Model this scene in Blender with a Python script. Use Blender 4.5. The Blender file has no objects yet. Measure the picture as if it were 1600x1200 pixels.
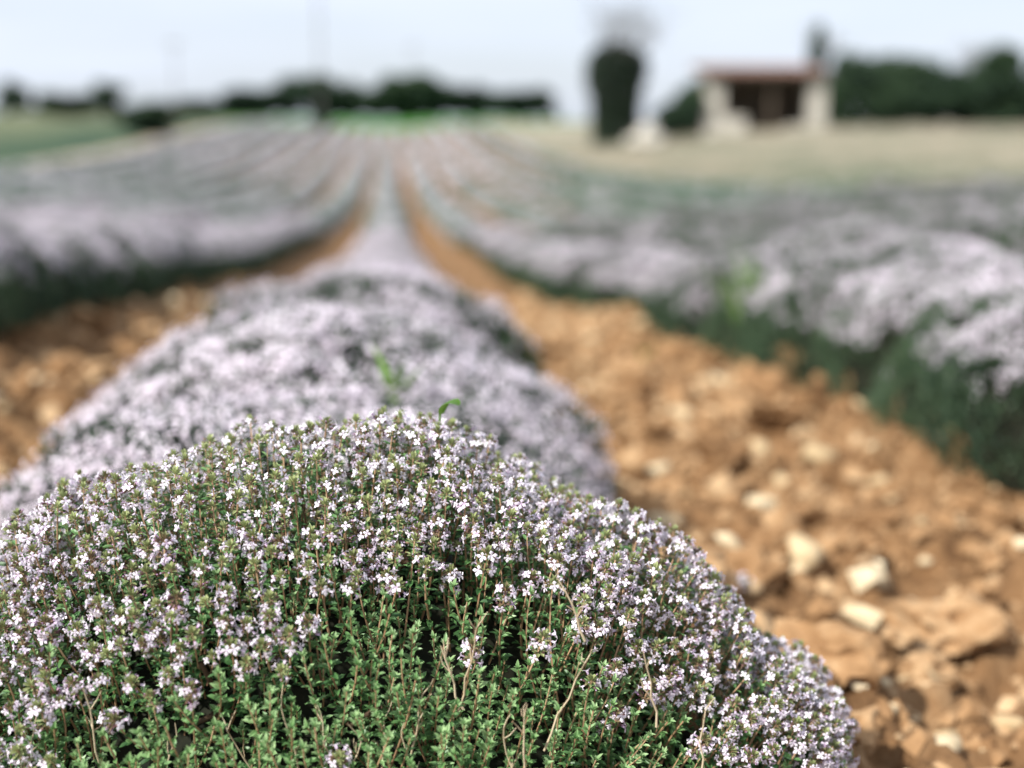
import bpy, math, random
import numpy as np
from mathutils import Vector, Matrix

random.seed(7)
rng = np.random.default_rng(7)
scene = bpy.context.scene
COL = scene.collection
R = math.radians

# ------------------------------------------------------------------ camera, sky, sun, exposure
CAM_Z = 0.62
F_PX = 2000.0                       # focal length in pixels of a 1600 px wide picture
PITCH = math.atan(410 / F_PX)       # downwards
YAW = math.atan(190 / F_PX)         # to the right of the crop rows (rows run along +Y)
FOCUS = 0.965

cam_d = bpy.data.cameras.new('camera')
cam = bpy.data.objects.new('camera', cam_d)
COL.objects.link(cam)
cam.location = (0, 0, CAM_Z)
cam.rotation_euler = (math.pi / 2 - PITCH, 0, -YAW)
cam_d.sensor_width = 36.0
cam_d.lens = 36.0 * F_PX / 1600
cam_d.clip_start = 0.02
cam_d.clip_end = 6000
cam_d.dof.use_dof = True
cam_d.dof.focus_distance = FOCUS
cam_d.dof.aperture_fstop = 2.2
scene.camera = cam

SUN_DIR = Vector((-0.60, -0.44, 0.72)).normalized()     # towards the sun
world = bpy.data.worlds.new('World')
scene.world = world
world.use_nodes = True
wn = world.node_tree
wn.nodes.clear()
w_out = wn.nodes.new('ShaderNodeOutputWorld')
w_bg = wn.nodes.new('ShaderNodeBackground')
w_bg.inputs['Strength'].default_value = 0.10
w_sky = wn.nodes.new('ShaderNodeTexSky')
w_sky.sky_type = 'NISHITA'
w_sky.sun_disc = False
w_sky.sun_elevation = math.asin(SUN_DIR.z)
w_sky.sun_rotation = math.atan2(SUN_DIR.x, SUN_DIR.y)
w_sky.air_density = 1.0
w_sky.dust_density = 1.5
w_tc = wn.nodes.new('ShaderNodeTexCoord')
w_map = wn.nodes.new('ShaderNodeMapping')
w_map.inputs['Scale'].default_value = (1.0, 1.0, 7.0)
w_noise = wn.nodes.new('ShaderNodeTexNoise')
w_noise.inputs['Scale'].default_value = 2.3
w_noise.inputs['Detail'].default_value = 6
w_ramp = wn.nodes.new('ShaderNodeValToRGB')
w_ramp.color_ramp.elements[0].position = 0.30
w_ramp.color_ramp.elements[0].color = (0.55, 0.55, 0.55, 1)
w_ramp.color_ramp.elements[1].position = 0.62
w_ramp.color_ramp.elements[1].color = (0.97, 0.97, 0.97, 1)
w_mix = wn.nodes.new('ShaderNodeMix')
w_mix.data_type = 'RGBA'
w_mix.inputs['B'].default_value = (6.2, 6.75, 7.8, 1)      # thin bright cloud
wn.links.new(w_tc.outputs['Generated'], w_map.inputs['Vector'])
wn.links.new(w_map.outputs['Vector'], w_noise.inputs['Vector'])
wn.links.new(w_noise.outputs['Fac'], w_ramp.inputs['Fac'])
wn.links.new(w_ramp.outputs['Color'], w_mix.inputs['Factor'])
wn.links.new(w_sky.outputs['Color'], w_mix.inputs['A'])
wn.links.new(w_mix.outputs['Result'], w_bg.inputs['Color'])
wn.links.new(w_bg.outputs['Background'], w_out.inputs['Surface'])

sun_d = bpy.data.lights.new('sun', 'SUN')
sun_d.energy = 4.6
sun_d.angle = R(2.0)
sun_d.color = (1.0, 0.965, 0.91)
sun = bpy.data.objects.new('sun', sun_d)
COL.objects.link(sun)
sun.rotation_euler = SUN_DIR.to_track_quat('Z', 'Y').to_euler()

scene.view_settings.view_transform = 'Standard'
scene.view_settings.look = 'None'
scene.view_settings.exposure = 0.50
scene.view_settings.gamma = 1.0
scene.render.engine = 'CYCLES'
scene.cycles.use_denoising = True
scene.cycles.max_bounces = 6
scene.cycles.diffuse_bounces = 3
scene.cycles.transparent_max_bounces = 4

# ------------------------------------------------------------------ numeric helpers
def _hash(ix, iy, iz, seed):
    n = (ix.astype(np.int64) * 374761393 + iy.astype(np.int64) * 668265263
         + iz.astype(np.int64) * 2147483647 + seed * 1274126177) & 0xFFFFFFFF
    n = ((n ^ (n >> 13)) * 1274126177) & 0xFFFFFFFF
    n = (n ^ (n >> 16)) & 0xFFFF
    return n / 65535.0

def vnoise(x, y, z=None, seed=0):
    """smooth value noise in -1..1"""
    x = np.asarray(x, float); y = np.asarray(y, float)
    z = np.zeros_like(x) if z is None else np.asarray(z, float)
    fx, fy, fz = np.floor(x), np.floor(y), np.floor(z)
    tx, ty, tz = x - fx, y - fy, z - fz
    tx, ty, tz = [t * t * (3 - 2 * t) for t in (tx, ty, tz)]
    out = 0
    for dx in (0, 1):
        for dy in (0, 1):
            for dz in (0, 1):
                w = (tx if dx else 1 - tx) * (ty if dy else 1 - ty) * (tz if dz else 1 - tz)
                out = out + w * _hash(fx + dx, fy + dy, fz + dz, seed)
    return out * 2 - 1

def sstep(a, b, x):
    t = np.clip((np.asarray(x, float) - a) / (b - a), 0, 1)
    return t * t * (3 - 2 * t)

def norm(v):
    return v / np.maximum(np.linalg.norm(v, axis=-1, keepdims=True), 1e-9)

# ------------------------------------------------------------------ terrain: a shallow valley falling away and rising again
HY = [-50, 0, 1, 2.2, 4.9, 7.6, 11.6, 24, 44, 60, 74, 100, 130, 170, 300, 3000]
HV = [.62, .62, .62, .64, .93, 1.2, 1.55, 2.25, 2.8, 2.75, 2.4, 1.6, .95, .0, .0, .05]
def base_h(X, Y):
    X = np.asarray(X, float); Y = np.asarray(Y, float)
    h0 = 0
    for k in np.linspace(-.18, .18, 7):
        h0 = h0 + np.interp(Y * (1 + k), HY, HV)
    h0 = h0 / 7
    red = np.where(X < 0, .088, .112) * (np.sqrt(X * X + 1.6 ** 2) - 1.6) * sstep(0.5, 5, Y)
    red = red + .17 * sstep(-.15, -1.2, X) * sstep(1.4, 3.4, Y) * (1 - sstep(15, 45, Y))
    h = h0 - red
    lo = 0.12 + .22 * sstep(12, 25, X) - .95 * sstep(-18, -42, X) * sstep(40, 90, Y)
    lo = lo - .30 * sstep(132, 172, Y) * sstep(60, 20, np.abs(X))
    return lo + .18 * np.logaddexp(0, np.clip((h - lo) / .18, -60, 60))

ROW_PITCH = 1.55
ROWS = list(range(-8, 6))
def row_x(n):
    return -0.07 if n == 0 else -0.02 + ROW_PITCH * n
X_LEFT, X_RIGHT, Y_END = -12.9, 8.6, 128.0
def in_field(X, Y):
    return (X > X_LEFT) & (X < X_RIGHT) & (Y < Y_END)

def terrain(X, Y, detail=True):
    X = np.asarray(X, float); Y = np.asarray(Y, float)
    z = CAM_Z - base_h(X, Y)
    fld = in_field(X, Y)
    z = z + np.where(fld, .045 * np.cos((X + .02) / ROW_PITCH * 2 * math.pi), 0)
    if detail:
        near = 1 - sstep(6, 16, Y)
        n = .034 * vnoise(X * 4.1, Y * 4.1, seed=1) + .034 * vnoise(X * 10, Y * 10, seed=2) \
            + .034 * vnoise(X * 22, Y * 22, seed=3) + .019 * vnoise(X * 45, Y * 45, seed=4)
        z = z + np.where(fld, n * (.35 + .65 * near), .05 * vnoise(X * .6, Y * .6, seed=5))
    crop = ((X < X_LEFT - 1.6) & (Y < 135)) | (Y > 137)
    z = z + np.where(crop, .12, 0)
    return z

def tz(x, y):
    return float(terrain(np.array([x]), np.array([y]))[0])

_cp, _sp, _cy, _sy = math.cos(PITCH), math.sin(PITCH), math.cos(YAW), math.sin(YAW)
FWD = np.array([_sy * _cp, _cy * _cp, -_sp]); RIGHT = np.array([_cy, -_sy, 0.0]); UP = np.cross(RIGHT, FWD)
def ray(px, py):
    return norm(FWD + RIGHT * (px - 800) / F_PX + UP * (600 - py) / F_PX)
def project(P):
    d = np.asarray(P, float) - np.array([0, 0, CAM_Z])
    dep = d @ FWD
    return 800 + F_PX * (d @ RIGHT) / dep, 600 - F_PX * (d @ UP) / dep, dep
def on_ground(px, py, far=200):
    d = ray(px, py)
    t = np.geomspace(.6, far, 4000)
    z = CAM_Z + d[2] * t
    g = terrain(d[0] * t, d[1] * t, False)
    i = np.argmax(z < g) if (z < g).any() else len(t) - 1
    return d[0] * t[i], d[1] * t[i]
def at_dist(px, Y):
    """ground point seen in picture column px, at distance Y along the rows"""
    d = ray(px, 190)
    x = d[0] / d[1] * Y
    return x, Y

# ------------------------------------------------------------------ meshes and objects
def mesh_np(name, V, faces, mats, mat_idx=None, tint=None, smooth=False):
    """faces: list of (n,k) int arrays"""
    V = np.asarray(V, np.float32)
    me = bpy.data.meshes.new(name)
    me.vertices.add(len(V))
    me.vertices.foreach_set('co', V.ravel())
    loops = np.concatenate([f.ravel() for f in faces]).astype(np.int32)
    sizes = np.concatenate([np.full(len(f), f.shape[1]) for f in faces]).astype(np.int32)
    starts = np.concatenate([[0], np.cumsum(sizes)[:-1]]).astype(np.int32)
    me.loops.add(len(loops))
    me.loops.foreach_set('vertex_index', loops)
    me.polygons.add(len(sizes))
    me.polygons.foreach_set('loop_start', starts)
    me.polygons.foreach_set('loop_total', sizes)
    for m in mats:
        me.materials.append(m)
    if mat_idx is not None:
        me.polygons.foreach_set('material_index', np.asarray(mat_idx, np.int32))
    me.polygons.foreach_set('use_smooth', np.full(len(sizes), smooth, bool))
    if tint is not None:
        a = me.attributes.new('tint', 'FLOAT', 'POINT')
        a.data.foreach_set('value', np.asarray(tint, np.float32))
    me.update(calc_edges=True)
    return me

def link(name, data, parent=None, loc=None):
    o = bpy.data.objects.new(name, data)
    COL.objects.link(o)
    if parent is not None:
        o.parent = parent
    if loc is not None:
        o.location = loc
    return o

def tag(o, label=None, cat=None, group=None, kind=None):
    for k, v in (('label', label), ('category', cat), ('group', group), ('kind', kind)):
        if v:
            o[k] = v
    return o

class Geo:
    """collects triangles/quads with a material slot and a tint"""
    def __init__(self):
        self.V, self.F, self.M, self.T, self.n = [], [], [], [], 0
    def add(self, V, F, m=0, tint=0.5):
        V = np.asarray(V, float).reshape(-1, 3)
        F = np.asarray(F, int)
        self.V.append(V)
        self.F.append(F + self.n)
        self.M.append(np.full(len(F), m) if np.isscalar(m) else np.asarray(m))
        self.T.append(np.full(len(V), tint) if np.isscalar(tint) else np.asarray(tint, float))
        self.n += len(V)
    def box(self, x0, x1, y0, y1, z0, z1, m=0, tint=.5):
        V = [(x, y, z) for z in (z0, z1) for y in (y0, y1) for x in (x0, x1)]
        self.add(V, [(0, 2, 3, 1), (4, 5, 7, 6), (0, 1, 5, 4), (2, 6, 7, 3), (0, 4, 6, 2), (1, 3, 7, 5)], m, tint)
    def tube(self, pts, rad, sides=5, m=0, tint=.5, cap=True):
        pts = np.asarray(pts, float)
        rad = np.broadcast_to(np.asarray(rad, float), (len(pts),))
        d = norm(np.gradient(pts, axis=0))
        ref = np.where(np.abs(d[:, 2:3]) > .9, [[1., 0, 0]], [[0, 0, 1.]])
        a = norm(np.cross(d, ref)); b = np.cross(d, a)
        ang = np.linspace(0, 2 * math.pi, sides, endpoint=False)
        V = pts[:, None] + rad[:, None, None] * (a[:, None] * np.cos(ang)[None, :, None] + b[:, None] * np.sin(ang)[None, :, None])
        i = np.arange(len(pts) - 1)[:, None] * sides
        j = np.arange(sides)[None]
        k = (j + 1) % sides
        F = np.stack([i + j, i + k, i + sides + k, i + sides + j], -1).reshape(-1, 4)
        self.add(V, F, m, tint)
    def kites(self, P, u, v, L, W, m=0, tint=.5, lift=0.0):
        """leaf-shaped quads: base P, along u, across v"""
        P = np.asarray(P, float); N = len(P)
        L = np.broadcast_to(np.asarray(L, float), (N,))[:, None]
        W = np.broadcast_to(np.asarray(W, float), (N,))[:, None]
        nn = norm(np.cross(u, v))
        a = P; c = P + u * L
        b = P + u * L * .55 + v * W * .5 + nn * W * lift; d = P + u * L * .55 - v * W * .5 + nn * W * lift
        V = np.stack([a, b, c, d], 1).reshape(-1, 3)
        F = np.arange(N * 4).reshape(N, 4)
        t = np.full(N * 4, tint) if np.isscalar(tint) else np.repeat(tint, 4)
        self.add(V, F, m, t)
    def arrays(self):
        V = np.concatenate(self.V); T = np.concatenate(self.T)
        byk = {}
        for F, M in zip(self.F, self.M):
            byk.setdefault(F.shape[1], []).append((F, M))
        faces, mats = [], []
        for k in sorted(byk):
            faces.append(np.concatenate([f for f, _ in byk[k]]))
            mats.append(np.concatenate([q for _, q in byk[k]]))
        return V, faces, np.concatenate(mats), T
    def mesh(self, name, mats, smooth=False):
        V, faces, M, T = self.arrays()
        return mesh_np(name, V, faces, mats, M, T, smooth)

# ------------------------------------------------------------------ materials
class NT:
    def __init__(self, name):
        self.mat = bpy.data.materials.new(name)
        self.mat.use_nodes = True
        self.t = self.mat.node_tree
        self.bsdf = self.t.nodes['Principled BSDF']
        self.out = self.t.nodes['Material Output']
    def n(self, kind, **kw):
        nd = self.t.nodes.new(kind)
        for k, v in kw.items():
            setattr(nd, k, v)
        return nd
    def l(self, a, b):
        self.t.links.new(a, b)
    def ramp(self, fac, stops):
        r = self.n('ShaderNodeValToRGB')
        e = r.color_ramp.elements
        while len(e) < len(stops):
            e.new(0.5)
        for q, (p, c) in zip(e, stops):
            q.position = p; q.color = (*c, 1)
        self.l(fac, r.inputs['Fac'])
        return r.outputs['Color']
    def noise(self, scale, detail=4, rough=.6):
        tc = self.n('ShaderNodeNewGeometry')
        nz = self.n('ShaderNodeTexNoise')
        nz.inputs['Scale'].default_value = scale
        nz.inputs['Detail'].default_value = detail
        nz.inputs['Roughness'].default_value = rough
        self.l(tc.outputs['Position'], nz.inputs['Vector'])
        return nz.outputs['Fac']
    def tintfac(self, rnd=.25, noise_scale=None, noise_amt=0):
        """tint attribute + a share of per-object random (+ world noise)"""
        a = self.n('ShaderNodeAttribute', attribute_name='tint')
        oi = self.n('ShaderNodeObjectInfo')
        m = self.n('ShaderNodeMath', operation='MULTIPLY_ADD')
        self.l(oi.outputs['Random'], m.inputs[0])
        m.inputs[1].default_value = rnd
        sub = self.n('ShaderNodeMath', operation='SUBTRACT')
        self.l(a.outputs['Fac'], sub.inputs[0]); sub.inputs[1].default_value = rnd / 2
        self.l(sub.outputs[0], m.inputs[2])
        res = m.outputs[0]
        if noise_scale:
            nf = self.noise(noise_scale, 3)
            q = self.n('ShaderNodeMath', operation='MULTIPLY_ADD')
            s = self.n('ShaderNodeMath', operation='SUBTRACT')
            self.l(nf, s.inputs[0]); s.inputs[1].default_value = .5
            self.l(s.outputs[0], q.inputs[0]); q.inputs[1].default_value = noise_amt
            self.l(res, q.inputs[2])
            res = q.outputs[0]
        return res
    def bump(self, fac, strength, dist):
        b = self.n('ShaderNodeBump')
        b.inputs['Strength'].default_value = strength
        b.inputs['Distance'].default_value = dist
        self.l(fac, b.inputs['Height'])
        self.l(b.outputs['Normal'], self.bsdf.inputs['Normal'])
    def translucent(self, col, amount):
        tr = self.n('ShaderNodeBsdfTranslucent')
        self.l(col, tr.inputs['Color'])
        mx = self.n('ShaderNodeMixShader')
        mx.inputs['Fac'].default_value = amount
        self.l(self.bsdf.outputs[0], mx.inputs[1])
        self.l(tr.outputs[0], mx.inputs[2])
        self.l(mx.outputs[0], self.out.inputs['Surface'])

def mat_tint(name, stops, rough=.6, spec=.3, trans=0, rnd=.25, noise=None, amt=0):
    k = NT(name)
    c = k.ramp(k.tintfac(rnd, noise, amt), stops)
    k.l(c, k.bsdf.inputs['Base Color'])
    k.bsdf.inputs['Roughness'].default_value = rough
    k.bsdf.inputs['Specular IOR Level'].default_value = spec
    if trans:
        k.translucent(c, trans)
    return k.mat

def mat_noise(name, scale, stops, rough=.85, spec=.2, bump=None, detail=5):
    k = NT(name)
    f = k.noise(scale, detail)
    k.l(k.ramp(f, stops), k.bsdf.inputs['Base Color'])
    k.bsdf.inputs['Roughness'].default_value = rough
    k.bsdf.inputs['Specular IOR Level'].default_value = spec
    if bump:
        k.bump(k.noise(bump[0], 5, .65), bump[1], bump[2])
    return k.mat

M = {}
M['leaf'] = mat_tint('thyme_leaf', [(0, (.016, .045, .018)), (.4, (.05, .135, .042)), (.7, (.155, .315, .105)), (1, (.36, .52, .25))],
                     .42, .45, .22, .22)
M['stem'] = mat_tint('thyme_stem', [(0, (.14, .08, .045)), (.5, (.38, .235, .13)), (1, (.58, .39, .25))], .6, .3, 0, .4)
M['bract'] = mat_tint('thyme_bract', [(0, (.15, .075, .08)), (.3, (.25, .17, .10)), (.55, (.19, .225, .09)), (1, (.39, .44, .20))],
                      .55, .3, .15, .25)
M['petal'] = mat_tint('thyme_petal', [(0, (.50, .28, .48)), (.25, (.74, .61, .75)), (.55, (.86, .79, .88)), (1, (.92, .88, .93))],
                      .5, .2, .22, .2)
M['dry'] = mat_tint('dry_twig', [(0, (.30, .22, .13)), (1, (.62, .52, .36))], .7, .2, 0, .3)
M['core'] = mat_noise('painted_core_shade', 60, [(.3, (.006, .009, .005)), (.7, (.022, .022, .012))])  # near-black: the shade inside the bushes is put into this colour
M['wood'] = mat_noise('old_wood', 90, [(.3, (.05, .032, .02)), (.7, (.14, .09, .055))])
M['mid_leaf'] = mat_tint('row_leaf', [(0, (.016, .036, .020)), (.5, (.055, .10, .052)), (1, (.15, .21, .105))], .5, .35, .15, .25)
M['mid_petal'] = mat_tint('row_petal', [(0, (.62, .53, .60)), (.5, (.79, .70, .77)), (1, (.90, .85, .90))], .55, .2, .2, .2)
M['soil'] = mat_noise('ochre_soil', 9, [(.28, (.085, .044, .021)), (.5, (.225, .125, .058)), (.72, (.38, .245, .13))],  # dark base paints shade into the gaps between the lighter clods
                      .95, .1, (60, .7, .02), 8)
M['clod'] = mat_tint('ochre_clod', [(0, (.14, .072, .032)), (.5, (.33, .195, .095)), (1, (.54, .385, .225))], .95, .1, 0, .5, 40, .9)
M['stone'] = mat_tint('pale_stone', [(0, (.36, .25, .13)), (.5, (.54, .41, .24)), (1, (.68, .57, .39))], .85, .2, 0, .6, 30, .6)
M['dry_ground'] = mat_noise('dry_grass_ground', .35, [(.34, (.15, .165, .11)), (.5, (.265, .245, .18)), (.66, (.38, .325, .25))], .95, .1, (6, .6, .1), 7)
M['tan_ground'] = mat_noise('bare_track', .5, [(.3, (.34, .28, .19)), (.7, (.45, .38, .28))], .95, .1, (8, .5, .05))
M['crop_ground'] = mat_noise('green_crop', .25, [(.3, (.035, .065, .04)), (.7, (.07, .105, .055))], .9, .15, (5, .6, .1))
M['olive_ground'] = mat_noise('olive_pasture', .3, [(.3, (.085, .11, .06)), (.7, (.17, .18, .10))], .9, .15, (4, .6, .1))
M['far_crop'] = mat_noise('bright_crop', .08, [(.3, (.045, .17, .028)), (.7, (.08, .24, .04))], .9, .15, (2, .5, .1))
M['tree_leaf'] = mat_tint('tree_leaf', [(0, (.010, .024, .016)), (.5, (.025, .052, .028)), (1, (.055, .095, .04))], .6, .25, .12, .3)
M['ivy'] = mat_tint('ivy_leaf', [(0, (.008, .016, .011)), (1, (.028, .05, .022))], .5, .3, .05, .2)
M['bark'] = mat_noise('bark', 8, [(.3, (.06, .05, .04)), (.7, (.16, .13, .10))])
M['twig'] = mat_tint('bare_twig', [(0, (.12, .11, .10)), (1, (.22, .21, .19))], .8, .2, 0, .2)
M['wall'] = mat_noise('rough_limestone_wall', 3.0, [(.3, (.34, .31, .26)), (.5, (.48, .45, .39)), (.7, (.60, .57, .50))], .9, .15, (14, .6, .05))
M['roof'] = mat_tint('clay_tile', [(0, (.18, .095, .07)), (.5, (.28, .16, .12)), (1, (.40, .26, .20))], .85, .2, 0, .5)
M['beam'] = mat_noise('weathered_beam_and_wall_shade', 5, [(.3, (.06, .045, .035)), (.7, (.14, .11, .08))])
M['pole'] = mat_noise('grey_pole', 4, [(.3, (.13, .12, .12)), (.7, (.22, .21, .20))])
M['grass'] = mat_tint('weed_blade', [(0, (.06, .16, .02)), (1, (.20, .36, .05))], .5, .3, .3, .2)
M['straw'] = mat_tint('dry_grass_blade', [(0, (.14, .175, .115)), (.5, (.31, .28, .20)), (1, (.50, .42, .32))], .8, .15, .2, .2)

# ------------------------------------------------------------------ ground: one sheet to the horizon, finer in the near furrows
def axis_lines(segs):
    out = [segs[0][0]]
    for a, b, s in segs:
        n = max(1, int(round((b - a) / s)))
        out += list(a + (b - a) * (np.arange(n) + 1) / n)
    return np.array(out)
gx = axis_lines([(-1.9, -1.3, .05), (-1.3, -.3, .014), (-.3, .22, .04), (.22, 1.3, .0125), (1.3, 2.0, .05)])
side = 2.0 + (np.cumsum(1.06 ** np.arange(150)) * .13)
side = side[side < 1600]
gx = np.concatenate([-side[::-1] + .1, gx, side])
for xe in (X_LEFT, X_RIGHT, X_LEFT - 1.6):
    gx[np.argmin(np.abs(gx - xe))] = xe
gy = axis_lines([(-6, 0, .5), (0, .7, .06), (.7, 3.2, .0125)])
yy = [3.2]
while yy[-1] < 2600:
    yy.append(yy[-1] * 1.022 if yy[-1] < 150 else yy[-1] * 1.06)
gy = np.concatenate([gy, yy[1:]])
gy[np.argmin(np.abs(gy - Y_END))] = Y_END
GX, GY = np.meshgrid(gx, gy)
GZ = terrain(GX, GY)
nX, nY = len(gx), len(gy)
ii = (np.arange(nY - 1)[:, None] * nX + np.arange(nX - 1)[None]).ravel()
gf = np.stack([ii, ii + 1, ii + nX + 1, ii + nX], 1)
cx = ((GX[:-1, :-1] + GX[1:, 1:]) / 2).ravel(); cyy = ((GY[:-1, :-1] + GY[1:, 1:]) / 2).ravel()
gm = np.zeros(len(gf), int)
gm[cx > X_RIGHT] = 1
gm[cx < X_LEFT] = 2
gm[cx < X_LEFT - 1.6] = 3
gm[cyy > Y_END] = 2
gm[(cyy > Y_END) & (cx > 22)] = 1
gm[(cyy > 133) & (cx < 22) & (cx > -32)] = 4
gm[(cyy > 46) & (cx < -19.5)] = 5
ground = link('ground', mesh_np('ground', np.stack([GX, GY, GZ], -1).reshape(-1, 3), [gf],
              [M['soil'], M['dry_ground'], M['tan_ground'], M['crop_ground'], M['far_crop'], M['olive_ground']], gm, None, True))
tag(ground, 'ochre ploughed soil between thyme rows, with dry grass and green crop around', kind='structure')

# ------------------------------------------------------------------ thyme sprig templates
LEAF_F = np.array([(0, 6, 1), (1, 6, 2), (2, 6, 3), (3, 6, 4), (4, 6, 5), (5, 6, 0)])
def frame(d, roll=0.0):
    d = norm(np.asarray(d, float))
    ref = np.array([0, 0, 1.]) if abs(d[2]) < .95 else np.array([1., 0, 0])
    s = norm(np.cross(d, ref)); n = np.cross(s, d)
    return d, s * math.cos(roll) + n * math.sin(roll), n * math.cos(roll) - s * math.sin(roll)
def leaf(g, p, d, L, W, tint, m=0, curl=.12):
    d, s, n = frame(d, random.uniform(-.35, .35))
    p = np.asarray(p)
    e = W * .20
    V = [p, p + d * L * .35 + s * W * .46 + n * e, p + d * L * .72 + s * W * .40 + n * (e - curl * L * .4),
         p + d * L - n * curl * L, p + d * L * .72 - s * W * .40 + n * (e - curl * L * .4), p + d * L * .35 - s * W * .46 + n * e,
         p + d * L * .5 - n * W * .05]
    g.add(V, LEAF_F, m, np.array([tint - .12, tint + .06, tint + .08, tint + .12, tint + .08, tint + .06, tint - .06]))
def small_leaf(g, p, d, L, W, tint, m=0):
    d, s, n = frame(d, random.uniform(-.35, .35))
    p = np.asarray(p)
    g.add([p, p + d * L * .55 + s * W * .5 + n * W * .2, p + d * L, p + d * L * .55 - s * W * .5 + n * W * .2], [(0, 1, 2), (0, 2, 3)], m,
          np.array([tint - .1, tint + .06, tint + .1, tint + .06]))
def bud(g, p, d, L, W, tint, m):
    d, s, n = frame(d, random.uniform(0, 3))
    p = np.asarray(p)
    a = p + d * L * .5
    V = [p, a + s * W * .5, a + n * W * .5, a - s * W * .5, a - n * W * .5, p + d * L]
    g.add(V, [(0, 2, 1), (0, 3, 2), (0, 4, 3), (0, 1, 4), (5, 1, 2), (5, 2, 3), (5, 3, 4), (5, 4, 1)], m, tint)
def flower(g, p, d, size, m):
    """two-lipped corolla: tube, three lower lobes and one upper"""
    d, s, n = frame(d, random.uniform(-.3, .3))
    p = np.asarray(p)
    c = p + d * size * .45
    t0 = random.uniform(.55, .95)
    tube = [p + s * size * .08, p - s * size * .08, p - n * size * .1, c + s * size * .15, c - s * size * .15, c - n * size * .14]
    g.add(tube, [(0, 3, 4), (0, 4, 1), (1, 4, 5), (1, 5, 2), (2, 5, 3), (2, 3, 0)], m, np.array([.1, .1, .1, t0 - .3, t0 - .3, t0 - .35]))
    for ang, ln, wd in ((-90, .62, .40), (-14, .54, .36), (194, .54, .36), (90, .44, .38)):
        a = R(ang + random.uniform(-9, 9))
        o = s * math.cos(a) + n * math.sin(a)
        q = norm(np.cross(d, o))
        o2 = norm(o + d * random.uniform(-.15, .35))
        L, W = size * ln, size * wd
        g.add([c, c + o2 * L * .6 + q * W * .5, c + o2 * L, c + o2 * L * .6 - q * W * .5, c + o2 * L * .62 + d * W * .12],
              [(0, 1, 4), (1, 2, 4), (2, 3, 4), (3, 0, 4)], m, np.array([t0 - .38, t0, t0 + .05, t0, t0 - .04]))

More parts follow.
